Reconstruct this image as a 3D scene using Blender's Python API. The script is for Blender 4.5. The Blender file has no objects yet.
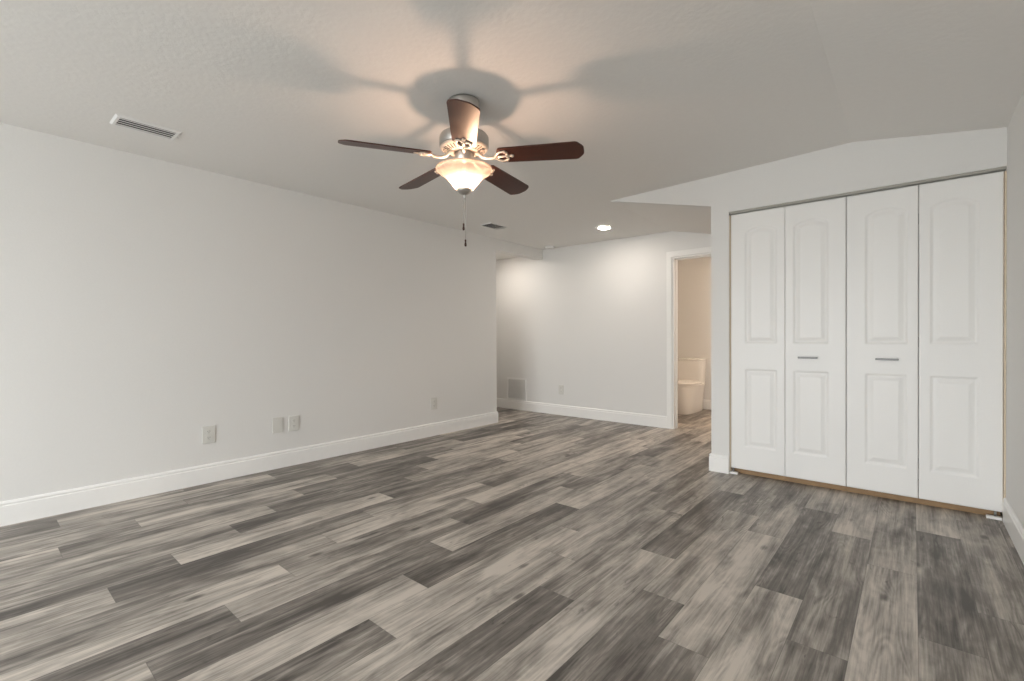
import bpy, bmesh, math, random
from mathutils import Vector, Matrix

scene = bpy.context.scene
C = scene.collection
S = 1.08                      # authoring unit (camera height) in metres
PI = math.pi
R = math.radians

# ------------------------------------------------------------------ camera
CAMX = 3.7212
yaw, pitch, roll = 0.7070, -0.0067, 0.0044
cam_d = bpy.data.cameras.new('camera')
cam_d.sensor_width = 36.0
cam_d.lens = 469.4 / 1024 * 36.0
cam_d.clip_start = 0.02
cam = bpy.data.objects.new('camera', cam_d)
C.objects.link(cam)
cam.matrix_world = (Matrix.Translation((CAMX * S, 0, 1.0 * S)) @ Matrix.Rotation(yaw, 4, 'Z')
                    @ Matrix.Rotation(PI / 2 + pitch, 4, 'X') @ Matrix.Rotation(-roll, 4, 'Z'))
scene.camera = cam

# ------------------------------------------------------------------ world, exposure
world = bpy.data.worlds.new('overcast_sky')
scene.world = world
world.use_nodes = True
wn = world.node_tree.nodes
wl = world.node_tree.links
tcw = wn.new('ShaderNodeTexCoord')
spw = wn.new('ShaderNodeSeparateXYZ')
wl.new(tcw.outputs['Generated'], spw.inputs[0])
rpw = wn.new('ShaderNodeValToRGB')           # ground below the horizon, bright overcast sky above
rpw.color_ramp.elements[0].position = 0.46
rpw.color_ramp.elements[0].color = (0.50, 0.525, 0.53, 1)
rpw.color_ramp.elements[1].position = 0.54
rpw.color_ramp.elements[1].color = (0.955, 0.985, 1.0, 1)
mpw = wn.new('ShaderNodeMapRange')
mpw.inputs[1].default_value, mpw.inputs[2].default_value = -1, 1
wl.new(spw.outputs[2], mpw.inputs[0])
wl.new(mpw.outputs[0], rpw.inputs[0])
wl.new(rpw.outputs[0], wn['Background'].inputs[0])
wn['Background'].inputs[1].default_value = 17.2
scene.view_settings.view_transform = 'Standard'
scene.view_settings.look = 'None'
scene.view_settings.exposure = 0.0
scene.view_settings.gamma = 1.0
scene.view_settings.use_curve_mapping = False
scene.cycles.use_denoising = True
scene.cycles.max_bounces = 14
scene.cycles.diffuse_bounces = 10
scene.cycles.sample_clamp_indirect = 6.0
scene.cycles.caustics_reflective = False
scene.cycles.caustics_refractive = False

BULB_E = 620.0                # fan bulb radiance
RECESS_W = 190.0              # recessed downlights
BATH_W = 105.0

# room constants (authoring units)
YN = -3.40                    # wall behind the camera
YL, YB, YC = 4.0732, 4.9893, 3.6219
W = 4.1018
XP, XO = 2.5787, 2.703        # post left face, closet opening left
BT = 0.013                    # baseboard thickness


# ------------------------------------------------------------------ mesh helpers
class MB:
    """collects shapes (authoring units) and links them as one mesh object"""
    def __init__(self):
        self.v, self.f, self.sm = [], [], []

    def add(self, vs, fs, smooth=False, M=None):
        n = len(self.v)
        for p in vs:
            p = Vector(p)
            if M is not None:
                p = M @ p
            self.v.append(p)
        for f in fs:
            self.f.append([n + i for i in f])
            self.sm.append(smooth)
        return self

    def box(self, a, b, bev=0.0, M=None):
        x0, y0, z0 = a
        x1, y1, z1 = b
        if bev <= 0:
            vs = [(x0, y0, z0), (x1, y0, z0), (x1, y1, z0), (x0, y1, z0), (x0, y0, z1), (x1, y0, z1), (x1, y1, z1), (x0, y1, z1)]
            return self.add(vs, [(0, 3, 2, 1), (4, 5, 6, 7), (0, 1, 5, 4), (1, 2, 6, 5), (2, 3, 7, 6), (3, 0, 4, 7)], M=M)
        bm = bmesh.new()
        bmesh.ops.create_cube(bm, size=1)
        for v in bm.verts:
            v.co = Vector(((x0 + x1) / 2 + v.co.x * (x1 - x0), (y0 + y1) / 2 + v.co.y * (y1 - y0), (z0 + z1) / 2 + v.co.z * (z1 - z0)))
        bmesh.ops.bevel(bm, geom=bm.edges[:], offset=bev, segments=2, affect='EDGES', profile=0.5)
        return self.bm(bm, M)

    def bm(self, bm, M=None, smooth=False):
        bm.verts.index_update()
        self.add([v.co.copy() for v in bm.verts], [[v.index for v in f.verts] for f in bm.faces], smooth, M)
        bm.free()
        return self

    def prism(self, poly, axis, a, b, M=None):
        """poly of 2-D points extruded along axis from a to b.  axis 'y': (x,z); 'x': (y,z); 'z': (x,y)"""
        def P(p, t):
            return {'y': (p[0], t, p[1]), 'x': (t, p[0], p[1]), 'z': (p[0], p[1], t)}[axis]
        n = len(poly)
        vs = [P(p, a) for p in poly] + [P(p, b) for p in poly]
        fs = [list(range(n)), list(range(2 * n - 1, n - 1, -1))]
        for i in range(n):
            j = (i + 1) % n
            fs.append((i, i + n, j + n, j))
        return self.add(vs, fs, M=M)

    def lathe(self, prof, n=48, M=None, smooth=True, caps=True):
        """profile of (r, z) about the z axis"""
        vs, fs = [], []
        for r, z in prof:
            for k in range(n):
                a = 2 * PI * k / n
                vs.append((r * math.cos(a), r * math.sin(a), z))
        m = len(prof)
        for i in range(m - 1):
            for k in range(n):
                k2 = (k + 1) % n
                fs.append((i * n + k, i * n + k2, (i + 1) * n + k2, (i + 1) * n + k))
        if caps:
            fs.append(list(range(n - 1, -1, -1)))
            fs.append([(m - 1) * n + k for k in range(n)])
        return self.add(vs, fs, smooth, M)

    def tube(self, pts, r, n=10, M=None):
        """round bar along a polyline; r may be a list"""
        pts = [Vector(p) for p in pts]
        vs, fs = [], []
        up = None
        for i, p in enumerate(pts):
            t = (pts[min(i + 1, len(pts) - 1)] - pts[max(i - 1, 0)]).normalized()
            if up is None:
                up = t.orthogonal().normalized()
            up = (up - t * up.dot(t)).normalized()
            s = t.cross(up)
            rr = r[i] if isinstance(r, (list, tuple)) else r
            for k in range(n):
                a = 2 * PI * k / n
                vs.append(p + (up * math.cos(a) + s * math.sin(a)) * rr)
        for i in range(len(pts) - 1):
            for k in range(n):
                k2 = (k + 1) % n
                fs.append((i * n + k, i * n + k2, (i + 1) * n + k2, (i + 1) * n + k))
        fs.append(list(range(n - 1, -1, -1)))
        fs.append([(len(pts) - 1) * n + k for k in range(n)])
        return self.add(vs, fs, True, M)

    def build(self, name, mat, parent=None, loc=(0, 0, 0), recalc=True):
        me = bpy.data.meshes.new(name)
        o = Vector(loc)
        me.from_pydata([tuple((p - o) * S if parent is None else p * S) for p in self.v], [], self.f)
        me.polygons.foreach_set('use_smooth', self.sm)
        if recalc:
            b = bmesh.new()
            b.from_mesh(me)
            bmesh.ops.recalc_face_normals(b, faces=b.faces)
            b.to_mesh(me)
            b.free()
        me.materials.append(mat)
        me.update()
        ob = bpy.data.objects.new(name, me)
        C.objects.link(ob)
        if parent is None:
            ob.location = o * S
        else:
            ob.parent = parent
        return ob


def auto_smooth(ob, deg=35):
    me = ob.data
    me.polygons.foreach_set('use_smooth', [True] * len(me.polygons))
    b = bmesh.new()
    b.from_mesh(me)
    for e in b.edges:
        e.smooth = not (len(e.link_faces) == 2 and e.calc_face_angle(0) > R(deg))
    b.to_mesh(me)
    b.free()
    return ob


def thing(name, label, cat, loc=(0, 0, 0), rz=0, group=None):
    o = bpy.data.objects.new(name, None)
    C.objects.link(o)
    o.empty_display_size = 0.1
    o.location = Vector(loc) * S
    o.rotation_euler = (0, 0, rz)
    o['label'] = label
    o['category'] = cat
    o['kind'] = 'thing'
    if group:
        o['group'] = group
    return o


def struct(name, mb, mat):
    o = mb.build(name, mat)
    o['kind'] = 'structure'
    return o


def copy_tree(o, parent=None):
    c = o.copy()
    C.objects.link(c)
    if parent is not None:
        c.parent = parent
    for ch in list(o.children):
        copy_tree(ch, c)
    return c


# ------------------------------------------------------------------ materials
def new_mat(name):
    m = bpy.data.materials.new(name)
    m.use_nodes = True
    return m, m.node_tree.nodes, m.node_tree.links, m.node_tree.nodes['Principled BSDF']


def paint(name, col, rough=0.5, bump=0.0, scale=60.0, spec=0.5, metal=0.0, var=0.02, detail=3):
    """painted or plain surface with slight tonal variation and optional texture"""
    m, n, l, b = new_mat(name)
    tc = n.new('ShaderNodeTexCoord')
    nz = n.new('ShaderNodeTexNoise')
    nz.inputs['Scale'].default_value = scale
    nz.inputs['Detail'].default_value = detail
    l.new(tc.outputs['Object'], nz.inputs['Vector'])
    mx = n.new('ShaderNodeMix')
    mx.data_type = 'RGBA'
    mx.inputs['A'].default_value = (*[c * (1 - var) for c in col], 1)
    mx.inputs['B'].default_value = (*[min(1, c * (1 + var)) for c in col], 1)
    l.new(nz.outputs['Fac'], mx.inputs['Factor'])
    l.new(mx.outputs['Result'], b.inputs['Base Color'])
    b.inputs['Roughness'].default_value = rough
    b.inputs['Metallic'].default_value = metal
    b.inputs['Specular IOR Level'].default_value = spec
    if bump > 0:
        bp = n.new('ShaderNodeBump')
        bp.inputs['Strength'].default_value = 1.0
        bp.inputs['Distance'].default_value = bump
        l.new(nz.outputs['Fac'], bp.inputs['Height'])
        l.new(bp.outputs['Normal'], b.inputs['Normal'])
    return m


def emit(name, col, strength):
    m, n, l, b = new_mat(name)
    n.remove(b)
    e = n.new('ShaderNodeEmission')
    e.inputs[0].default_value = (*col, 1)
    e.inputs[1].default_value = strength
    l.new(e.outputs[0], n['Material Output'].inputs[0])
    return m


M_wall = paint('wall_paint', (0.745, 0.74, 0.725), 0.55, 0.0006, 90, 0.3)
M_ceil = paint('ceiling_texture', (0.80, 0.79, 0.77), 0.75, 0.0013, 42, 0.2, detail=4)
M_trim = paint('trim_gloss_white', (0.86, 0.855, 0.84), 0.32, 0.0, 30, 0.5)
M_door = paint('door_white', (0.84, 0.835, 0.82), 0.38, 0.00015, 140, 0.4)
M_plate = paint('plate_plastic', (0.66, 0.655, 0.62), 0.35, 0, 20)
M_slot = paint('dark_slot', (0.05, 0.05, 0.05), 0.6)
M_nickel = paint('brushed_nickel', (0.50, 0.48, 0.45), 0.34, 0.0001, 200, 0.5, 0.9, 0.05)
M_bracket = paint('bulb_lit_nickel', (0.74, 0.64, 0.54), 0.38, 0.0001, 200, 0.5, 0.35, 0.05)  # peach glow of the fan bulb is put into this nickel colour
M_steel = paint('satin_steel', (0.42, 0.41, 0.40), 0.35, 0, 60, 0.5, 1.0)
M_track = paint('track_steel', (0.42, 0.41, 0.37), 0.5, 0, 60, 0.3, 0.0)
M_pull = paint('dark_nickel_pull', (0.20, 0.20, 0.20), 0.45, 0, 60, 0.4, 0.7)
M_vent = paint('vent_white', (0.80, 0.80, 0.79), 0.4)
M_filter = paint('grey_filter', (0.55, 0.53, 0.50), 0.8)
M_duct = paint('duct_shade', (0.035, 0.035, 0.035), 0.8)
M_ceramic = paint('vitreous_china', (0.85, 0.83, 0.80), 0.12, 0, 10, 0.6)
M_seat = paint('toilet_seat_plastic', (0.86, 0.84, 0.80), 0.25, 0, 10)
M_jamb = paint('pale_pine', (0.68, 0.58, 0.45), 0.6, 0.0004, 25, 0.3, 0, 0.12)
M_rawwood = paint('raw_pine', (0.32, 0.205, 0.11), 0.6, 0.0004, 25, 0.3, 0, 0.25)
M_bulb = emit('warm_bulb', (1.0, 0.65, 0.45), BULB_E)
M_led = emit('led_lens', (1.0, 0.90, 0.80), RECESS_W)


def blade_material():
    m, n, l, b = new_mat('mahogany_blade')
    tc = n.new('ShaderNodeTexCoord')
    mp = n.new('ShaderNodeMapping')
    mp.inputs['Scale'].default_value = (4, 60, 20)
    l.new(tc.outputs['Object'], mp.inputs[0])
    nz = n.new('ShaderNodeTexNoise')
    nz.inputs['Scale'].default_value = 1.5
    nz.inputs['Detail'].default_value = 5
    l.new(mp.outputs[0], nz.inputs['Vector'])
    cr = n.new('ShaderNodeValToRGB')
    cr.color_ramp.elements[0].color = (0.020, 0.006, 0.004, 1)
    cr.color_ramp.elements[1].color = (0.085, 0.020, 0.009, 1)
    l.new(nz.outputs['Fac'], cr.inputs[0])
    l.new(cr.outputs[0], b.inputs['Base Color'])
    b.inputs['Roughness'].default_value = 0.36
    b.inputs['Specular IOR Level'].default_value = 0.5
    return m


def bowl_material():
    m, n, l, b = new_mat('frosted_alabaster_glass')
    n.remove(b)
    tc = n.new('ShaderNodeTexCoord')
    nz = n.new('ShaderNodeTexNoise')
    nz.inputs['Scale'].default_value = 14
    nz.inputs['Distortion'].default_value = 1.5
    l.new(tc.outputs['Object'], nz.inputs['Vector'])
    cr = n.new('ShaderNodeValToRGB')
    cr.color_ramp.elements[0].position = 0.3
    cr.color_ramp.elements[0].color = (0.34, 0.30, 0.26, 1)
    cr.color_ramp.elements[1].position = 0.7
    cr.color_ramp.elements[1].color = (0.46, 0.42, 0.37, 1)
    l.new(nz.outputs['Fac'], cr.inputs[0])
    tr = n.new('ShaderNodeBsdfTranslucent')
    l.new(cr.outputs[0], tr.inputs[0])
    df = n.new('ShaderNodeBsdfDiffuse')
    l.new(cr.outputs[0], df.inputs[0])
    m1 = n.new('ShaderNodeMixShader')
    m1.inputs[0].default_value = 0.45
    l.new(tr.outputs[0], m1.inputs[1])
    l.new(df.outputs[0], m1.inputs[2])
    gl = n.new('ShaderNodeBsdfGlossy')
    gl.inputs['Roughness'].default_value = 0.25
    m2 = n.new('ShaderNodeMixShader')
    m2.inputs[0].default_value = 0.06
    l.new(m1.outputs[0], m2.inputs[1])
    l.new(gl.outputs[0], m2.inputs[2])
    tp = n.new('ShaderNodeBsdfTransparent')          # the thin frosted glass lets part of the light straight through
    tp.inputs[0].default_value = (1.0, 0.93, 0.85, 1)
    m3 = n.new('ShaderNodeMixShader')
    m3.inputs[0].default_value = 0.36
    l.new(m2.outputs[0], m3.inputs[1])
    l.new(tp.outputs[0], m3.inputs[2])
    l.new(m3.outputs[0], n['Material Output'].inputs[0])
    return m


def pane_material():
    m, n, l, b = new_mat('window_glass')
    n.remove(b)
    tr = n.new('ShaderNodeBsdfTransparent')
    gl = n.new('ShaderNodeBsdfGlossy')
    gl.inputs['Roughness'].default_value = 0.02
    mx = n.new('ShaderNodeMixShader')
    mx.inputs[0].default_value = 0.08
    l.new(tr.outputs[0], mx.inputs[1])
    l.new(gl.outputs[0], mx.inputs[2])
    l.new(mx.outputs[0], n['Material Output'].inputs[0])
    return m


def floor_material():
    m, n, l, b = new_mat('grey_vinyl_planks')
    L = l.new

    def math_(op, a, c=None, v=None):
        q = n.new('ShaderNodeMath')
        q.operation = op
        for i, x in enumerate((a, c, v)):
            if x is None:
                continue
            if isinstance(x, (int, float)):
                q.inputs[i].default_value = x
            else:
                L(x, q.inputs[i])
        return q.outputs[0]
    uv = n.new('ShaderNodeUVMap')
    uv.uv_map = 'plank'
    sp = n.new('ShaderNodeSeparateXYZ')
    L(uv.outputs[0], sp.inputs[0])
    at = n.new('ShaderNodeAttribute')
    at.attribute_name = 'plank_tone'
    sc = n.new('ShaderNodeSeparateColor')
    L(at.outputs['Color'], sc.inputs[0])
    tone, r1, r2 = sc.outputs

    def noise(su, sv, detail, rough=0.55, dist=0.0, off=37.0):
        cb = n.new('ShaderNodeCombineXYZ')
        L(math_('ADD', math_('MULTIPLY', sp.outputs[0], su), math_('MULTIPLY', r2, 91.0)), cb.inputs[0])
        L(math_('ADD', math_('MULTIPLY', sp.outputs[1], sv), math_('MULTIPLY', r1, 53.0)), cb.inputs[1])
        L(math_('MULTIPLY', r1, off), cb.inputs[2])
        q = n.new('ShaderNodeTexNoise')
        q.inputs['Scale'].default_value = 1
        q.inputs['Detail'].default_value = detail
        q.inputs['Roughness'].default_value = rough
        q.inputs['Distortion'].default_value = dist
        L(cb.outputs[0], q.inputs['Vector'])
        return q.outputs['Fac']
    broad = noise(11, 1.7, 4, 0.55, 0.5)
    streak = noise(38, 1.6, 6, 0.62, 0.25, 11.0)
    fine = noise(130, 4.0, 4, 0.65, 0.0, 71.0)
    blot = noise(9.5, 5.5, 5, 0.65, 0.7, 23.0)
    rings = noise(9, 1.3, 1, 0.4, 0.5, 63.0)
    ring = math_('SINE', math_('MULTIPLY', rings, 95.0))
    rmask = n.new('ShaderNodeMapRange')
    rmask.inputs[1].default_value = 0.50
    rmask.inputs[2].default_value = 0.66
    L(noise(8, 2.6, 1, 0.5, 0.4, 17.0), rmask.inputs[0])
    val = math_('ADD', tone, math_('MULTIPLY', math_('SUBTRACT', broad, 0.5), 1.65))
    val = math_('ADD', val, math_('MULTIPLY', math_('SUBTRACT', streak, 0.5), 1.00))
    val = math_('ADD', val, math_('MULTIPLY', math_('SUBTRACT', fine, 0.5), 0.75))
    val = math_('ADD', val, math_('MULTIPLY', math_('SUBTRACT', blot, 0.5), 0.62))
    val = math_('ADD', val, math_('MULTIPLY', math_('MULTIPLY', ring, rmask.outputs[0]), 0.09))
    # knots and dark cathedral marks
    kn = noise(16, 4.2, 2, 0.5, 2.2, 5.0)
    kmask = n.new('ShaderNodeMapRange')
    kmask.inputs[1].default_value = 0.68
    kmask.inputs[2].default_value = 0.78
    L(kn, kmask.inputs[0])
    val = math_('SUBTRACT', val, math_('MULTIPLY', kmask.outputs[0], 0.30))
    cbk = n.new('ShaderNodeCombineXYZ')
    L(math_('ADD', math_('MULTIPLY', sp.outputs[0], 7.5), math_('MULTIPLY', r1, 61.0)), cbk.inputs[0])
    L(math_('ADD', math_('MULTIPLY', sp.outputs[1], 3.2), math_('MULTIPLY', r2, 47.0)), cbk.inputs[1])
    vk = n.new('ShaderNodeTexVoronoi')
    vk.inputs['Scale'].default_value = 1
    L(cbk.outputs[0], vk.inputs['Vector'])
    spot = n.new('ShaderNodeMapRange')
    spot.inputs[1].default_value, spot.inputs[2].default_value = 0.15, 0.05
    L(vk.outputs['Distance'], spot.inputs[0])
    scv = n.new('ShaderNodeSeparateColor')
    L(vk.outputs['Color'], scv.inputs[0])
    pick = math_('GREATER_THAN', scv.outputs[0], 0.55)
    val = math_('SUBTRACT', val, math_('MULTIPLY', math_('MULTIPLY', spot.outputs[0], pick), 0.50))
    cr = n.new('ShaderNodeValToRGB')
    e = cr.color_ramp.elements
    e[0].position, e[0].color = 0.0, (0.080, 0.070, 0.062, 1)
    e[1].position, e[1].color = 1.0, (0.60, 0.545, 0.485, 1)
    q = e.new(0.35)
    q.color = (0.195, 0.175, 0.156, 1)
    q = e.new(0.68)
    q.color = (0.39, 0.354, 0.315, 1)
    L(val, cr.inputs[0])
    # micro-bevel line between planks
    half = 0.165 * S / 2
    du = math_('SUBTRACT', half, math_('ABSOLUTE', math_('SUBTRACT', sp.outputs[0], half)))
    dv = math_('SUBTRACT', 0.56 * S, math_('ABSOLUTE', math_('SUBTRACT', sp.outputs[1], 0.56 * S)))
    edge = math_('LESS_THAN', math_('MINIMUM', du, dv), 0.0011)
    mx = n.new('ShaderNodeMix')
    mx.data_type = 'RGBA'
    L(math_('MULTIPLY', edge, 0.45), mx.inputs['Factor'])
    L(cr.outputs[0], mx.inputs['A'])
    mx.inputs['B'].default_value = (0.06, 0.05, 0.045, 1)
    L(mx.outputs['Result'], b.inputs['Base Color'])
    b.inputs['Roughness'].default_value = 0.42
    b.inputs['Specular IOR Level'].default_value = 0.35
    bp = n.new('ShaderNodeBump')
    bp.inputs['Distance'].default_value = 0.0004
    bp.inputs['Strength'].default_value = 0.6
    L(math_('SUBTRACT', fine, edge), bp.inputs['Height'])
    L(bp.outputs[0], b.inputs['Normal'])
    return m


M_blade = blade_material()
M_bowl = bowl_material()
M_glass = pane_material()
M_floor = floor_material()

# ------------------------------------------------------------------ floor
PW, PL, PX0 = 0.165, 1.12, 3.735
D_, M_, L_ = 0.29, 0.50, 0.70
ROWS = {  # row: (one end joint, {plank index: tone})
    -22: (0.33, {0: D_, 1: L_}), -21: (0.88, {0: M_, 1: D_, 2: L_, 3: D_}), -20: (0.61, {0: M_, 1: L_, 2: D_}),
    -19: (0.29, {2: D_, 3: L_}), -18: (1.17, {0: L_, 1: D_, 2: L_}), -17: (0.92, {1: D_, 2: L_}),
    -16: (0.62, {0: D_, 1: L_, 2: D_}), -15: (0.37, {0: L_, 1: D_, 2: M_, 3: L_}), -14: (1.18, {0: M_, 1: L_, 2: M_}),
    -13: (0.90, {0: L_, 1: M_, 2: L_}), -12: (0.63, {0: D_, 1: M_, 2: D_, 3: L_}), -11: (0.36, {0: M_, 1: D_, 2: L_}),
    -10: (1.20, {0: L_, 1: D_, 2: L_, 3: M_}), -9: (0.93, {0: D_, 1: L_, 2: M_, 3: L_}), -8: (0.65, {1: L_, 2: M_, 3: D_}),
    -7: (0.38, {1: D_, 2: M_}), -6: (0.95, {0: D_, 1: L_, 2: D_}), -5: (0.62, {1: D_, 2: L_, 3: M_}),
    -4: (0.38, {1: D_, 2: L_, 3: M_}), -3: (0.94, {1: L_, 2: D_, 3: L_}), -2: (0.64, {1: D_, 2: M_, 3: L_}),
    -1: (0.33, {2: L_, 3: M_}), 0: (0.93, {1: M_, 2: D_, 3: L_}), 1: (1.25, {1: M_, 2: M_})}


def build_floor():
    rnd = random.Random(7)
    x_min, x_max, y_min, y_max = -2.7, 4.25, YN - 0.1, 6.8
    vs, fs, uvs, cols = [], [], [], []
    r0 = math.floor((x_min - PX0) / PW)
    r1 = math.ceil((x_max - PX0) / PW)
    for r in range(r0, r1):
        xa, xb = PX0 + r * PW, PX0 + (r + 1) * PW
        o, tones = ROWS.get(r, (rnd.uniform(0.1, 1.2), {}))
        for k in range(-3, 8):
            ya, yb = o + (k - 1) * PL, o + k * PL
            t = tones.get(k, rnd.choice((D_, M_, L_, M_, 0.33, 0.6))) + rnd.uniform(-0.04, 0.04)
            q1, q2 = rnd.random(), rnd.random()
            a, b = max(ya, y_min), min(yb, y_max)
            if b <= a:
                continue
            n = len(vs)
            vs += [(xa * S, a * S, 0), (xb * S, a * S, 0), (xb * S, b * S, 0), (xa * S, b * S, 0)]
            fs.append((n, n + 1, n + 2, n + 3))
            for (x, y) in ((xa, a), (xb, a), (xb, b), (xa, b)):
                uvs.append(((x - xa) * S, (y - ya) * S))
                cols.append((t, q1, q2, 1))
    # slab body below the planks
    n = len(vs)
    for z in (-0.004, -0.15):
        vs += [(x_min * S, y_min * S, z), (x_max * S, y_min * S, z), (x_max * S, y_max * S, z), (x_min * S, y_max * S, z)]
    for f in ((0, 1, 2, 3), (4, 7, 6, 5), (0, 4, 5, 1), (1, 5, 6, 2), (2, 6, 7, 3), (3, 7, 4, 0)):
        fs.append(tuple(n + i for i in f))
        uvs += [(0.05, 0.05)] * 4
        cols += [(0.4, 0.5, 0.5, 1)] * 4
    me = bpy.data.meshes.new('floor')
    me.from_pydata(vs, [], fs)
    me.uv_layers.new(name='plank')
    me.color_attributes.new('plank_tone', 'FLOAT_COLOR', 'CORNER')
    me.uv_layers['plank'].data.foreach_set('uv', [x for p in uvs for x in p])
    me.color_attributes['plank_tone'].data.foreach_set('color', [x for p in cols for x in p])
    me.materials.append(M_floor)
    ob = bpy.data.objects.new('floor', me)
    C.objects.link(ob)
    ob['kind'] = 'structure'


build_floor()

# ------------------------------------------------------------------ ceiling
TOP = 2.36


def slab(mb, xs, ya, za, yb, zb, top=TOP):
    """ceiling strip between two profiles with its body up to the roof deck"""
    n = len(xs)
    vs = [(x, ya, z) for x, z in zip(xs, za)] + [(x, yb, z) for x, z in zip(xs, zb)]
    vs += [(x, ya, top) for x in xs] + [(x, yb, top) for x in xs]
    fs = []
    for i in range(n - 1):
        fs.append((i, n + i, n + i + 1, i + 1))
        fs.append((2 * n + i, 2 * n + i + 1, 3 * n + i + 1, 3 * n + i))
        fs.append((i, i + 1, 2 * n + i + 1, 2 * n + i))
        fs.append((n + i, 3 * n + i, 3 * n + i + 1, n + i + 1))
    fs.append((0, 2 * n, 3 * n, n))
    fs.append((n - 1, 2 * n - 1, 4 * n - 1, 3 * n - 1))
    mb.add(vs, fs)


mb = MB()
slab(mb, [0, 1.736, XP, 3.435, W], YN, [2.163, 2.168, 2.187, 2.211, 2.108], YC, [2.163, 2.168, 2.187, 2.211, 2.108])
struct('ceiling', mb, M_ceil)
mb = MB()
slab(mb, [0, 1.736], YC, [2.163, 2.168], YB, [2.155, 2.140])
slab(mb, [1.736, XP], YC + 0.05, [2.168, 1.967], YB, [2.140, 1.955])
struct('ceiling_hall', mb, M_ceil)
mb = MB().box((-2.6, YL, 2.107), (-0.12, YB, 2.2))
struct('ceiling_passage', mb, M_ceil)
mb = MB().box((0.75, YB + 0.1, 2.10), (3.1, 6.64, 2.2))
struct('ceiling_bathroom', mb, M_ceil)
mb = MB().box((XO - 0.02, YC + 0.1, 2.10), (W, 4.32, 2.2))
struct('ceiling_closet', mb, M_ceil)

# ------------------------------------------------------------------ walls
struct('wall_left', MB().box((-0.12, YN, 0), (0, YL, TOP)), M_wall)
struct('wall_left_header', MB().box((-0.12, YL, 2.0301), (0, YB, TOP)), M_wall)
struct('wall_right', MB().box((W, YN, 0), (W + 0.1, 4.4, TOP)), M_wall)
DX0, DX1, DZ = 1.745, 2.445, 1.856
struct('wall_back', MB().prism([(-2.6, 0), (DX0, 0), (DX0, DZ), (DX1, DZ), (DX1, 0), (3.1, 0), (3.1, TOP), (-2.6, TOP)], 'y', YB, YB + 0.1), M_wall)
struct('wall_closet', MB().prism([(XP, 0), (XO, 0), (XO, 1.9039), (W, 1.9039), (W, TOP), (1.70, TOP), (1.70, 2.1692), (1.736, 2.168), (XP, 1.967)],
                                 'y', YC, YC + 0.1), M_wall)
struct('wall_closet_side', MB().box((XP, YC + 0.1, 0), (XO, YB, TOP)), M_wall)
struct('wall_closet_rear', MB().box((XO, 4.32, 0), (W, 4.4, TOP)), M_wall)
struct('wall_passage_near', MB().box((-2.6, YL - 0.1, 0), (-0.12, YL, TOP)), M_wall)
struct('wall_passage_end', MB().box((-2.7, YL - 0.1, 0), (-2.6, YB + 0.1, TOP)), M_wall)
struct('wall_bathroom_left', MB().box((0.65, YB + 0.1, 0), (0.75, 6.74, TOP)), M_wall)
struct('wall_bathroom_right', MB().box((3.1, YB, 0), (3.2, 6.74, TOP)), M_wall)
struct('wall_bathroom_back', MB().box((0.75, 6.64, 0), (3.1, 6.74, TOP)), M_wall)

# near wall (behind the camera) with two unseen windows, added as the daylight source
WINS = [(0.45, 1.95), (2.15, 3.65)]
WZ0, WZ1 = 0.04, 1.95
mb = MB()
xs = [0] + [x for w in WINS for x in w] + [W]
for i in range(0, len(xs), 2):
    mb.box((xs[i], YN - 0.1, 0), (xs[i + 1], YN, TOP))
for a, b in WINS:
    mb.box((a, YN - 0.1, 0), (b, YN, WZ0))
    mb.box((a, YN - 0.1, WZ1), (b, YN, TOP))
struct('wall_near', mb, M_wall)
for i, (a, b) in enumerate(WINS):
    fr = MB()
    y0, y1, t = YN - 0.08, YN - 0.03, 0.035
    fr.box((a, y0, WZ0), (a + t, y1, WZ1)).box((b - t, y0, WZ0), (b, y1, WZ1))
    fr.box((a + t, y0, WZ0), (b - t, y1, WZ0 + t)).box((a + t, y0, WZ1 - t), (b - t, y1, WZ1))
    zm = (WZ0 + WZ1) / 2
    fr.box((a + t, y0 + 0.01, zm - 0.018), (b - t, y1 - 0.01, zm + 0.018))
    w = struct('window_%d' % (i + 1), fr, M_trim)
    MB().box((a + t, YN - 0.058, WZ0 + t), (b - t, YN - 0.054, zm - 0.018)).build('pane', M_glass, w)
    MB().box((a + t, YN - 0.058, zm + 0.018), (b - t, YN - 0.054, WZ1 - t)).build('pane', M_glass, w)
    MB().box((a - 0.03, YN - 0.03, WZ0 - 0.02), (b + 0.03, YN + 0.03, WZ0), 0.004).build('window_sill', M_trim, w)
    pl = bpy.data.lights.new('sky_portal', 'AREA')
    pl.shape = 'RECTANGLE'
    pl.size, pl.size_y = (b - a) * S, (WZ1 - WZ0) * S
    pl.cycles.is_portal = True
    po = bpy.data.objects.new('sky_portal', pl)
    C.objects.link(po)
    po.location = ((a + b) / 2 * S, (YN - 0.12) * S, zm * S)
    po.rotation_euler = Vector((0, 1, 0)).to_track_quat('-Z', 'Z').to_euler()

# ------------------------------------------------------------------ baseboards: moulded profile swept along wall paths
BPROF = [(0, 0), (BT, 0), (BT, 0.104), (BT * 0.72, 0.108), (BT * 0.72, 0.113), (BT * 0.95, 0.117), (BT * 0.8, 0.124), (BT * 0.45, 0.129), (0, 0.131)]


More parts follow.
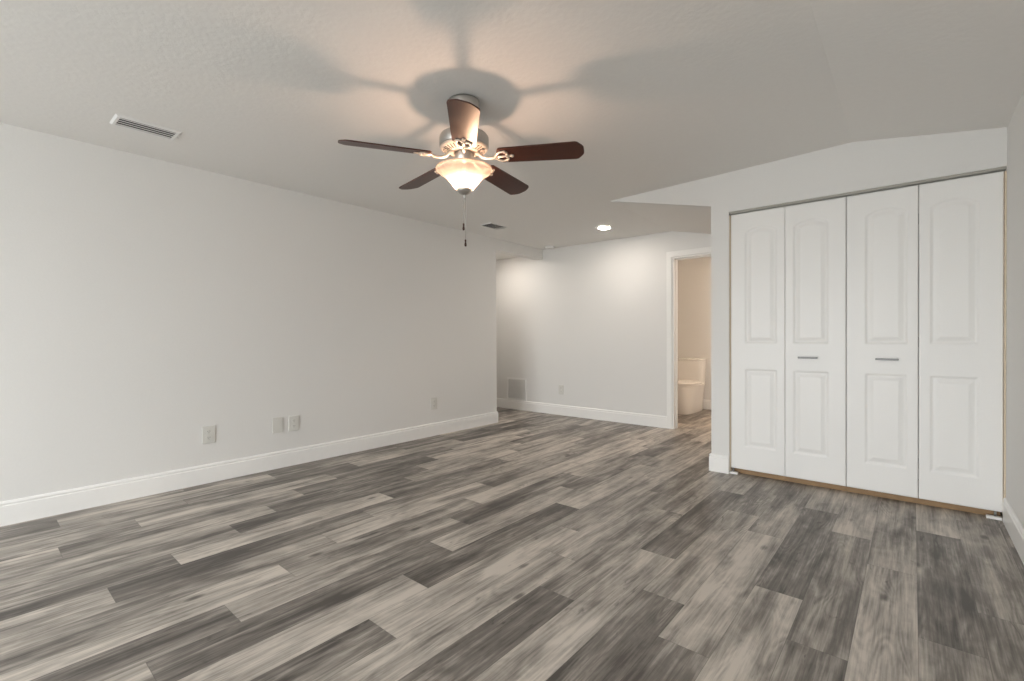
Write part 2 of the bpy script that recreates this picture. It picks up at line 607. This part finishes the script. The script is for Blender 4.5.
def baseboard(name, path, ends=(None, None)):
    """path of floor points, board grows to the right-hand side of travel, mitred at corners"""
    pts = [Vector((x, y, 0)) for x, y in path]
    nrm = []
    for i in range(len(pts)):
        ds = []
        if i > 0:
            ds.append((pts[i] - pts[i - 1]).normalized())
        if i < len(pts) - 1:
            ds.append((pts[i + 1] - pts[i]).normalized())
        ns = [Vector((d.y, -d.x, 0)) for d in ds]
        if len(ns) == 2:
            h = (ns[0] + ns[1]).normalized()
            nrm.append(h / max(0.2, h.dot(ns[0])))
        else:
            nrm.append(ns[0])
    m = len(BPROF)
    vs, fs = [], []
    for p, q in zip(pts, nrm):
        for o, z in BPROF:
            vs.append(p + q * (o + 0.0005) + Vector((0, 0, z)))
    for i in range(len(pts) - 1):
        for k in range(m):
            k2 = (k + 1) % m
            fs.append((i * m + k, (i + 1) * m + k, (i + 1) * m + k2, i * m + k2))
    fs.append(list(range(m)))
    fs.append([(len(pts) - 1) * m + k for k in range(m - 1, -1, -1)])
    return auto_smooth(struct(name, MB().add(vs, fs), M_trim), 25)


baseboard('baseboard_left', [(0, YN), (0, YL), (-0.12, YL)])
baseboard('baseboard_back', [(-2.6, YB), (DX0 - 0.064, YB)])
baseboard('baseboard_right', [(W, YC), (W, YN)])
baseboard('baseboard_closet', [(XP, YB), (XP, YC), (XO, YC)])
baseboard('baseboard_bathroom', [(0.75, 6.64), (3.1, 6.64)])
for nm, (a, b) in zip(('baseboard_near', 'baseboard_near_middle', 'baseboard_near_right'),
                      ((0.014, WINS[0][0] - 0.03), (WINS[0][1] + 0.03, WINS[1][0] - 0.03), (WINS[1][1] + 0.03, W - 0.014))):
    baseboard(nm, [(b, YN), (a, YN)])

# bathroom door casing and jamb (trim)
CW = 0.062
mb = MB()
for a, b in ((DX0 - CW, DX0 - 0.004), (DX1 + 0.004, DX1 + CW)):
    mb.box((a, YB - 0.018, 0), (b, YB, DZ + 0.004), 0.003)
mb.box((DX0 - CW, YB - 0.018, DZ + 0.004), (DX1 + CW, YB, DZ + CW), 0.003)
struct('trim_1', mb, M_trim)
mb = MB()
mb.box((DX0 - 0.001, YB - 0.006, 0), (DX0 + 0.014, YB + 0.106, DZ))
mb.box((DX1 - 0.014, YB - 0.006, 0), (DX1 + 0.001, YB + 0.106, DZ))
mb.box((DX0 + 0.014, YB - 0.006, DZ - 0.014), (DX1 - 0.014, YB + 0.106, DZ + 0.001))
mb.box((DX0 + 0.014, YB + 0.045, 0), (DX0 + 0.024, YB + 0.075, DZ - 0.014))
mb.box((DX0 + 0.014, YB + 0.045, DZ - 0.024), (DX1 - 0.014, YB + 0.075, DZ - 0.014))
struct('trim_2', mb, M_trim)
# closet: head track, raw wood jamb strips, wood strip under the doors
mb = MB().box((XO, YC + 0.018, 1.8905), (W, YC + 0.021, 1.9035)).box((XO, YC + 0.050, 1.8905), (W, YC + 0.053, 1.9035)).box((XO, YC + 0.021, 1.900), (W, YC + 0.05, 1.9035))
struct('trim_3', mb, M_track)
mb = MB().box((W - 0.0075, YC + 0.012, 0.02), (W - 0.0005, YC + 0.098, 1.88))
struct('trim_4', mb, M_jamb)
mb = MB().box((XO + 0.0005, YC + 0.012, 0.02), (XO + 0.0065, YC + 0.098, 1.88))
struct('trim_5', mb, M_jamb)
mb = MB().box((XO + 0.002, YC + 0.060, 0.0005), (W - 0.016, YC + 0.12, 0.034), 0.002)
struct('trim_6', mb, M_rawwood)

# ------------------------------------------------------------------ closet bifold doors
DOOR_B, DOOR_T, DTH = 0.041, 1.8840, 0.030


def panel_mesh(w, h, flip):
    """moulded two-panel leaf: arched upper panel, square lower panel.  local x 0..w, z 0..h, front face at y=0"""
    xa, xb = (0.094, w - 0.050) if not flip else (0.050, w - 0.094)     # wide stile on the outer side, narrow at the fold
    boxes = [(xa, xb, 0.168, 0.724, 0.0), (xa, xb, 0.910, 1.700, 0.034)]

    def depth(x, z):
        best = 0.0
        for x0, x1, z0, z1, rise in boxes:
            cx, hw = (x0 + x1) / 2, (x1 - x0) / 2
            t = max(-1, min(1, (x - cx) / hw))
            zt = z1 + rise * (1 - t * t) if rise else z1
            sl = (2 * rise * abs(t) / hw) if rise else 0
            d = min(x - x0, x1 - x, z - z0, (zt - z) / math.sqrt(1 + sl * sl))
            if d > 0:
                pts = [(0, 0), (0.004, 0.004), (0.010, 0.0065), (0.017, 0.0060), (0.034, 0.0016), (0.038, 0.0), (9, 0.0)]
                for (a, fa), (b, fb) in zip(pts, pts[1:]):
                    if a <= d <= b:
                        u = (d - a) / (b - a)
                        best = fa + (fb - fa) * u
                        break
        return best
    nx, nz = 84, 400
    vs, fs = [], []
    xsv = [w * i / nx for i in range(nx + 1)]
    # eased outer edge
    for j in range(nz + 1):
        z = h * j / nz
        for x in xsv:
            e = min(x, w - x, z, h - z)
            vs.append((x, depth(x, z) + (0.0025 if e <= 1e-6 else 0.0), z))
    for j in range(nz):
        for i in range(nx):
            a = j * (nx + 1) + i
            fs.append((a, a + 1, a + nx + 2, a + nx + 1))
    mb = MB().add(vs, fs, True)
    # back and edges
    n = len(mb.v)
    rim = [i for i in range(nx + 1)] + [(j + 1) * (nx + 1) - 1 for j in range(1, nz + 1)] + \
          [nz * (nx + 1) + i for i in range(nx - 1, -1, -1)] + [j * (nx + 1) for j in range(nz - 1, 0, -1)]
    back = []
    for i in rim:
        p = mb.v[i]
        back.append(len(mb.v))
        mb.v.append(Vector((p.x, DTH, p.z)))
    k = len(rim)
    for i in range(k):
        j = (i + 1) % k
        mb.f.append([rim[j], rim[i], back[i], back[j]])
        mb.sm.append(False)
    mb.f.append(back)
    mb.sm.append(False)
    return mb


EDGES = [(2.7100, 3.0560), (3.0572, 3.3972), (3.4002, 3.7445), (3.7472, 4.0930)]
LABELS = [('white bifold closet door on the left, beside the narrow wall post',
           [None, None]),
          ('white bifold closet door on the right, next to the right wall', [None, None])]
leaf_mesh = {}
DW, DH = 0.340, DOOR_T - DOOR_B
for d in range(2):
    x0 = EDGES[2 * d][0]
    t = thing('bifold_door', LABELS[d][0], 'closet door', (x0, YC + 0.024, DOOR_B), 0, 'bifold closet doors')
    for k in range(2):
        a, b = EDGES[2 * d + k]
        if k not in leaf_mesh:
            leaf = panel_mesh(DW, DH, k == 1).build('door_leaf', M_door, t)
            leaf_mesh[k] = leaf.data
        else:
            leaf = bpy.data.objects.new('door_leaf', leaf_mesh[k])
            C.objects.link(leaf)
            leaf.parent = t
        leaf.location = ((a - x0) * S, 0, 0)
        leaf.scale = ((b - a) / DW, 1, 1)
        if (d, k) in ((0, 1), (1, 0)):
            hx0, hx1 = ((3.137, 3.248), (3.544, 3.653))[d]
            hb = MB()
            cx, z = (hx0 + hx1) / 2 - a, 0.857 - DOOR_B
            hw = (hx1 - hx0) / 2
            for s in (-1, 1):
                hb.tube([(cx + s * hw * 0.72, 0.001, z), (cx + s * hw * 0.72, -0.026, z)], 0.0042, 10)
            hb.box((cx - hw, -0.033, z - 0.0055), (cx + hw, -0.023, z + 0.0055), 0.002)
            hd = hb.build('handle', M_pull, leaf)
            hd['label'] = 'grey bar pull'
    xm = (EDGES[2 * d][1] + EDGES[2 * d + 1][0]) / 2 - x0
    for z in (0.2, 0.92, 1.65):
        hg = MB().tube([(xm, DTH + 0.003, z - 0.03), (xm, DTH + 0.003, z + 0.03)], 0.004, 10)
        hg.box((xm - 0.022, DTH, z - 0.03), (xm + 0.022, DTH + 0.002, z + 0.03))
        hg.build('hinge', M_steel, t)

# white pivot brackets on the floor at both ends of the opening
for lab, xa, xb, s in (('small white pivot bracket on the floor under the left closet door', XO + 0.001, XO + 0.055, 1),
                       ('small white pivot bracket on the floor under the right closet door', W - 0.075, W - 0.0145, -1)):
    br = thing('pivot_bracket', lab, 'bracket', ((xa + xb) / 2, YC + 0.03, 0), 0, 'closet door floor brackets')
    hw = (xb - xa) / 2
    MB().box((-hw, -0.026, 0.0005), (hw, 0.004, 0.016), 0.002).build('base_plate', M_trim, br)
    MB().tube([(s * -hw * 0.2, -0.004, 0.016), (s * -hw * 0.2, -0.004, 0.040)], 0.006, 12).build('pivot_pin', M_steel, br)

# ------------------------------------------------------------------ ceiling fan
FX, FY, FZ = 2.0243, 1.6271, 2.1713
fan = thing('ceiling_fan', 'five-blade ceiling fan with dark blades and lit frosted glass bowl', 'ceiling fan', (FX, FY, FZ))


def zz(z):
    return z - FZ


can = MB().lathe([(0.076, 0.0), (0.077, -0.012), (0.075, -0.030), (0.067, -0.050), (0.050, -0.066), (0.028, -0.075), (0.016, -0.078)])
can.build('canopy', M_nickel, fan)
MB().lathe([(0.0125, -0.070), (0.0125, zz(2.012))], 20).build('downrod', M_nickel, fan)
mot = MB().lathe([(0.020, zz(2.030)), (0.030, zz(2.022)), (0.055, zz(2.016)), (0.100, zz(2.008)), (0.116, zz(2.000)), (0.121, zz(1.992)), (0.122, zz(1.985)),
                  (0.122, zz(1.946)), (0.1195, zz(1.942)), (0.050, zz(1.9415))], 64)
motor = mot.build('motor_housing', M_nickel, fan)
ring = MB().lathe([(0.1185, zz(1.9425)), (0.1180, zz(1.938)), (0.111, zz(1.932)), (0.104, zz(1.9295)), (0.070, zz(1.9165)), (0.060, zz(1.9155)), (0.02, zz(1.9155))], 64)
vent_ring = ring.build('vent_ring', M_bracket, motor)
vent_ring['label'] = 'ribbed ring under the motor, bulb light painted in'
vs = MB()
for k in range(34):
    a = 2 * PI * k / 34
    Mx = Matrix.Rotation(a, 4, 'Z')
    vs.add([(0.076, -0.0018, zz(1.9186)), (0.076, 0.0018, zz(1.9186)), (0.104, 0.0026, zz(1.9290)), (0.104, -0.0026, zz(1.9290)),
            (0.076, -0.0018, zz(1.9172)), (0.076, 0.0018, zz(1.9172)), (0.104, 0.0026, zz(1.9276)), (0.104, -0.0026, zz(1.9276))],
           [(0, 1, 2, 3), (4, 7, 6, 5), (0, 4, 5, 1), (1, 5, 6, 2), (2, 6, 7, 3), (3, 7, 4, 0)], False, Mx)
vo = vs.build('vent_slot', M_slot, motor)
vo['label'] = 'ring of dark vent slots'
# switch housing between motor and bowl
sw = MB().lathe([(0.040, zz(1.922)), (0.046, zz(1.914)), (0.047, zz(1.905)), (0.045, zz(1.880)), (0.038, zz(1.868)), (0.016, zz(1.862)),
                 (0.013, zz(1.856)), (0.013, zz(1.805)), (0.004, zz(1.803))], 40)
sw.build('switch_housing', M_nickel, fan)
# blades
BZ = 1.895
N_BLADE = 5
PHI0 = R(-44.0)
PITCH = R(13)


def blade_outline():
    r0, r1, w0, w1 = 0.168, 0.590, 0.056, 0.065
    pts = []
    m = 10
    # root end, gently rounded
    for i in range(m + 1):
        a = PI / 2 + PI * i / m
        pts.append((r0 + 0.022 + 0.022 * math.cos(a), w0 * math.sin(a)))
    # tip with clipped rounded corners
    # (each corner of the clipped tip is a short arc)
    tip = [(r1 - 0.040, -w1), (r1 - 0.028, -w1 * 0.94), (r1 - 0.008, -w1 * 0.56), (r1 - 0.001, -w1 * 0.36), (r1, -w1 * 0.15)]
    pts += tip + [(x, -y) for x, y in tip[::-1]]
    return pts


def blade_mb():
    pts = blade_outline()
    b = bmesh.new()
    bot = [b.verts.new((x, y, -0.003)) for x, y in pts]
    top = [b.verts.new((x, y, 0.003)) for x, y in pts]
    b.faces.new(bot[::-1])
    b.faces.new(top)
    n = len(pts)
    for i in range(n):
        j = (i + 1) % n
        b.faces.new((bot[i], bot[j], top[j], top[i]))
    return MB().bm(b)


def iron_mb():
    """cast blade bracket: curved arm from the motor, scroll plate under the blade root"""
    m = MB()
    m.tube([(0.052, 0, 0.026), (0.075, 0, 0.016), (0.095, 0, -0.004), (0.120, 0, -0.012), (0.150, 0, -0.012), (0.172, 0, -0.009)],
           [0.010, 0.009, 0.008, 0.0075, 0.0075, 0.007], 12)
    for s in (-1, 1):
        m.tube([(0.160, 0, -0.010), (0.172, s * 0.020, -0.009), (0.188, s * 0.034, -0.008), (0.208, s * 0.036, -0.007), (0.222, s * 0.026, -0.0065),
                (0.224, s * 0.014, -0.0065), (0.214, s * 0.010, -0.0065)], [0.006, 0.0055, 0.0055, 0.005, 0.005, 0.0045, 0.004], 10)
        m.lathe([(0.008, -0.0105), (0.008, -0.004)], 14, Matrix.Translation((0.212, s * 0.034, 0)))
    m.tube([(0.165, 0, -0.009), (0.200, 0, -0.0075), (0.245, 0, -0.0065)], [0.007, 0.0055, 0.004], 10)
    m.lathe([(0.009, -0.0105), (0.009, -0.004)], 14, Matrix.Translation((0.243, 0, 0)))
    return m


blade0 = None
for k in range(N_BLADE):
    a = PHI0 + k * 2 * PI / N_BLADE
    if blade0 is None:
        blade0 = blade_mb().build('blade', M_blade, fan)
        iron0 = iron_mb().build('blade_bracket', M_bracket, blade0)
        iron0['label'] = 'scrolled metal bracket with painted-in bulb light'
        bl = blade0
    else:
        bl = copy_tree(blade0)
    bl.rotation_euler = (Matrix.Rotation(a, 3, 'Z') @ Matrix.Rotation(R(1.5), 3, 'Y') @ Matrix.Rotation(-PITCH, 3, 'X')).to_euler()
    bl.location = (0, 0, zz(BZ) * S)
# glass bowl, open at the top
bowl = MB().lathe([(0.1380, zz(1.8370)), (0.1390, zz(1.8330)), (0.1370, zz(1.8280)), (0.1310, zz(1.8220)), (0.1210, zz(1.8150)), (0.1090, zz(1.8070)),
                   (0.0970, zz(1.7980)), (0.0860, zz(1.7880)), (0.0760, zz(1.7760)), (0.0660, zz(1.7630)), (0.0560, zz(1.7500)), (0.0460, zz(1.7380)), (0.0360, zz(1.7310)), (0.0240, zz(1.7290))], 64, None, True, False)
bowl_o = bowl.build('glass_bowl', M_bowl, fan)
rim = []
for i in range(65):
    a = 2 * PI * i / 64
    rim.append((0.1380 * math.cos(a), 0.1380 * math.sin(a), zz(1.8370)))
MB().tube(rim, 0.0028, 8).build('bowl_rim', M_bowl, bowl_o)
MB().lathe([(0.008, zz(1.8030)), (0.011, zz(1.795)), (0.014, zz(1.782)), (0.015, zz(1.770)), (0.013, zz(1.758)), (0.008, zz(1.751)), (0.002, zz(1.749))], 20).build('light_bulb', M_bulb, fan)
fin = MB().lathe([(0.036, zz(1.739)), (0.0375, zz(1.733)), (0.036, zz(1.727)), (0.029, zz(1.719)), (0.018, zz(1.712)), (0.008, zz(1.708)), (0.0065, zz(1.700)),
                  (0.0055, zz(1.693)), (0.002, zz(1.688))], 28)
fin.build('finial', M_nickel, fan)
# two pull chains of different length
for cx, cy, zb in ((-0.004, -0.003, 1.535), (0.003, 0.003, 1.455)):
    ch = MB()
    z = 1.691
    ch.tube([(cx, cy, zz(z)), (cx, cy, zz(zb + 0.03))], 0.0012, 6)
    zk = z
    while zk > zb + 0.03:
        ch.lathe([(0.0003, zz(zk) + 0.0022), (0.0020, zz(zk)), (0.0003, zz(zk) - 0.0022)], 8, Matrix.Translation((cx, cy, 0)), True, False)
        zk -= 0.0065
    co = ch.build('pull_chain', M_nickel, fan)
    MB().lathe([(0.002, zz(zb + 0.034)), (0.0045, zz(zb + 0.029)), (0.0035, zz(zb + 0.020)), (0.0060, zz(zb + 0.008)), (0.0052, zz(zb)), (0.002, zz(zb - 0.002))], 14,
               Matrix.Translation((cx, cy, 0))).build('chain_fob', M_blade, co)

# ------------------------------------------------------------------ ceiling registers


def register(label, x, y, z, wx, wy, slats_n, tilt, fr):
    t = thing('ceiling_vent', label, 'vent', (x, y, z), 0, 'ceiling air vents')
    f = MB()
    hx, hy, d = wx / 2, wy / 2, 0.009
    # flared frame: outer edge at the ceiling, inner edge lower
    o = [(-hx, -hy), (hx, -hy), (hx, hy), (-hx, hy)]
    i_ = [(-hx + fr, -hy + fr), (hx - fr, -hy + fr), (hx - fr, hy - fr), (-hx + fr, hy - fr)]
    m_ = [(-hx + .009, -hy + .009), (hx - .009, -hy + .009), (hx - .009, hy - .009), (-hx + .009, hy - .009)]
    vs = [(*p, 0) for p in o] + [(*p, -d) for p in m_] + [(*p, -d) for p in i_] + [(*p, 0) for p in i_]
    fs = []
    for a in range(4):
        b = (a + 1) % 4
        for r in range(3):
            fs.append((r * 4 + a, r * 4 + b, r * 4 + 4 + b, r * 4 + 4 + a))
    f.add(vs, fs)
    f.build('frame', M_vent, t)
    MB().box((-hx + fr, -hy + fr, -0.0015), (hx - fr, hy - fr, -0.0005)).build('duct_opening', M_duct, t)  # flat dark sheet, painted as the shade inside the duct
    sp = (wx - 2 * fr) / slats_n
    for k in range(slats_n):
        cx = -hx + fr + (k + 0.5) * sp
        Mx = Matrix.Translation((cx, 0, -0.0075)) @ Matrix.Rotation(tilt, 4, 'Y')
        MB().box((-sp * 0.24, -hy + fr, -0.0007), (sp * 0.24, hy - fr, 0.0007), 0, Mx).build('slat', M_vent, t)
    lv = MB().tube([(hx * 0.25, hy - 0.010, -d), (hx * 0.25, hy - 0.010, -d - 0.010)], 0.0022, 8)
    lv.box((hx * 0.25 - 0.003, hy - 0.016, -d - 0.012), (hx * 0.25 + 0.003, hy - 0.004, -d - 0.009), 0.001)
    lv.build('damper_lever', M_vent, t)
    return t


register('white louvred ceiling air vent near the left wall, the larger one at upper left', 0.515, 0.668, 2.1640, 0.162, 0.292, 4, R(8), 0.021)
register('small grey-slatted ceiling air vent beyond the fan, the farther of two vents', 0.400, 3.610, 2.1640, 0.166, 0.262, 6, R(30), 0.010)

# return-air grille on the back wall
g = thing('return_grille', 'white louvred return-air grille low on the back wall, just above the baseboard', 'vent', (-0.452, YB, 0.286))
hx, hz = 0.172, 0.152
f = MB()
f.box((-hx, -0.012, -hz), (hx, 0, -hz + 0.022), 0.002).box((-hx, -0.012, hz - 0.022), (hx, 0, hz), 0.002)
f.box((-hx, -0.012, -hz + 0.022), (-hx + 0.022, 0, hz - 0.022), 0.002).box((hx - 0.022, -0.012, -hz + 0.022), (hx, 0, hz - 0.022), 0.002)
f.build('frame', M_vent, g)
MB().box((-hx + 0.02, -0.002, -hz + 0.02), (hx - 0.02, -0.0005, hz - 0.02)).build('duct_opening', M_filter, g)
for k in range(18):
    z = -hz + 0.030 + k * (2 * hz - 0.06) / 17
    MB().box((-hx + 0.022, -0.0065, -0.0007), (hx - 0.022, 0.0065, 0.0007), 0,
             Matrix.Translation((0, -0.007, z)) @ Matrix.Rotation(R(35), 4, 'X')).build('slat', M_vent, g)

# recessed downlights


def downlight(label, x, y, z):
    t = thing('recessed_light', label, 'ceiling light', (x, y, z), 0, 'recessed lights')
    MB().lathe([(0.082, 0.0), (0.083, -0.003), (0.079, -0.006), (0.064, -0.007), (0.060, -0.004), (0.060, 0.0)], 40, None, True, False).build('trim_ring', M_trim, t)
    MB().lathe([(0.0605, -0.001), (0.0600, -0.0070), (0.055, -0.0085), (0.02, -0.0095)], 40).build('lens', M_led, t)


downlight('round recessed ceiling light, lit, in front of the bathroom doorway', 1.250, 4.395, 2.1500)
downlight('round recessed ceiling light hidden beyond the left wall in the side passage', -0.44, 4.43, 2.1065)

sd = thing('smoke_detector', 'small round white smoke detector on the ceiling near the back wall', 'smoke detector', (0.21, 4.86, 2.1540))
MB().lathe([(0.058, 0.0), (0.060, -0.004), (0.058, -0.018), (0.050, -0.024), (0.02, -0.027)], 36).build('body', M_vent, sd)
MB().lathe([(0.030, -0.0245), (0.029, -0.0285), (0.008, -0.030)], 28).build('sensor_cap', M_plate, sd)

# ------------------------------------------------------------------ wall outlets
def outlet(label, loc, rz, kind):
    """local x = width, z = height, faces local -y"""
    t = thing('outlet_plate' if kind == 'blank' else 'wall_outlet', label, 'wall plate' if kind == 'blank' else 'outlet', loc, rz, 'wall outlets')
    w, h = 0.080, 0.119
    MB().box((-w / 2, -0.0065, -h / 2), (w / 2, 0, h / 2), 0.0025).build('cover_plate', M_plate, t)
    if kind == 'duplex':
        for s in (-1, 1):
            rc = MB()
            poly = []
            for i in range(24):
                a = 2 * PI * i / 24
                poly.append((max(-0.0155, min(0.0155, 0.0185 * math.cos(a))), s * 0.0215 + 0.0170 * math.sin(a)))
            rc.prism(poly, 'y', -0.0085, -0.006)
            ro = rc.build('receptacle', M_plate, t)
            sl = MB()
            for sx in (-1, 1):
                sl.box((sx * 0.006 - 0.001, -0.0088, s * 0.0215 - 0.001), (sx * 0.006 + 0.001, -0.008, s * 0.0215 + 0.007))
            sl.lathe([(0.0022, 0.0), (0.0022, 0.0008)], 10, Matrix.Translation((0, -0.0080, s * 0.0215 - 0.0075)) @ Matrix.Rotation(R(90), 4, 'X'))
            sl.build('slot', M_slot, ro)
        spots = [0.0]
    else:
        spots = [-0.040, 0.040]
    for z in spots:
        MB().lathe([(0.003, 0.0), (0.0028, 0.0012)], 12, Matrix.Translation((0, -0.0064, z)) @ Matrix.Rotation(R(90), 4, 'X')).build('screw', M_plate, t)
    return t


LW = PI / 2        # facing +x
outlet('white outlet plate on the left wall standing alone, nearest the camera', (0, 1.105, 0.3335), LW, 'duplex')
outlet('left one of the pair of white wall plates side by side on the left wall', (0, 1.571, 0.3325), LW, 'blank')
outlet('right one of the pair of white wall plates side by side on the left wall', (0, 1.694, 0.3290), LW, 'duplex')
outlet('white outlet plate on the left wall farthest from the camera, near the wall end', (0, 3.121, 0.3280), LW, 'duplex')
outlet('white outlet plate on the back wall between the return grille and bathroom door', (0.290, YB, 0.325), 0, 'duplex')

# ------------------------------------------------------------------ bathroom: toilet and unseen ceiling lamp, added for its warm light
TX, TY = 1.385, 6.63
toi = thing('toilet', 'white one-piece toilet seen through the bathroom doorway', 'toilet', (TX, TY, 0))


def superring(hw, y0, y1, z, ex=3.2, n=40, flat_back=True):
    pts = []
    cy, hy = (y0 + y1) / 2, (y1 - y0) / 2
    for k in range(n):
        a = 2 * PI * k / n
        c, s = math.cos(a), math.sin(a)
        e = ex if s < 0 else 6.0
        pts.append((hw * math.copysign(abs(c) ** (2 / e), c), cy + hy * math.copysign(abs(s) ** (2 / e), s), z))
    return pts


def loft(rings, cap=True):
    n = len(rings[0])
    vs = [p for r in rings for p in r]
    fs = []
    for i in range(len(rings) - 1):
        for k in range(n):
            k2 = (k + 1) % n
            fs.append((i * n + k, i * n + k2, (i + 1) * n + k2, (i + 1) * n + k))
    if cap:
        fs.append(list(range(n - 1, -1, -1)))
        fs.append([(len(rings) - 1) * n + k for k in range(n)])
    return MB().add(vs, fs, True)


auto_smooth(loft([superring(0.168, -0.655, -0.04, 0.0005, 4), superring(0.170, -0.660, -0.03, 0.02, 4), superring(0.172, -0.662, -0.02, 0.12, 3.6),
                  superring(0.182, -0.666, -0.015, 0.24, 3.0), superring(0.192, -0.670, -0.01, 0.33, 2.6), superring(0.196, -0.672, -0.01, 0.362, 2.5),
                  superring(0.190, -0.664, -0.012, 0.370, 2.5)]).build('bowl_base', M_ceramic, toi), 40)
auto_smooth(loft([superring(0.192, -0.676, -0.205, 0.371, 2.5), superring(0.197, -0.680, -0.203, 0.377, 2.5), superring(0.196, -0.679, -0.203, 0.386, 2.5)]).build('seat', M_seat, toi), 40)
auto_smooth(loft([superring(0.192, -0.674, -0.205, 0.3875, 2.5), superring(0.196, -0.679, -0.203, 0.392, 2.5), superring(0.190, -0.670, -0.206, 0.404, 2.5),
                  superring(0.150, -0.610, -0.24, 0.409, 2.5)]).build('seat_lid', M_seat, toi), 40)
auto_smooth(loft([superring(0.176, -0.19, -0.005, 0.365, 5), superring(0.182, -0.195, -0.005, 0.45, 6), superring(0.194, -0.205, -0.005, 0.665, 6),
                  superring(0.192, -0.203, -0.005, 0.672, 6)]).build('tank', M_ceramic, toi), 40)
auto_smooth(loft([superring(0.193, -0.208, -0.003, 0.673, 6), superring(0.196, -0.211, -0.002, 0.677, 6), superring(0.195, -0.210, -0.002, 0.692, 6),
                  superring(0.186, -0.203, -0.006, 0.698, 6)]).build('tank_lid', M_ceramic, toi), 40)
MB().lathe([(0.024, 0.697), (0.024, 0.7015), (0.018, 0.703)], 24, Matrix.Translation((0, -0.105, 0))).build('flush_button', M_steel, toi)

bl = thing('flush_ceiling_lamp', 'unseen ceiling lamp added as source of the warm bathroom light', 'ceiling light', (2.55, 5.75, 2.0995))
MB().lathe([(0.13, 0.0), (0.132, -0.012), (0.125, -0.02)], 32).build('base_ring', M_nickel, bl)
MB().lathe([(0.122, -0.021), (0.118, -0.045), (0.09, -0.068), (0.04, -0.08), (0.005, -0.083)], 32).build('lamp_shade', emit('warm_shade', (1.0, 0.77, 0.58), BATH_W), bl)
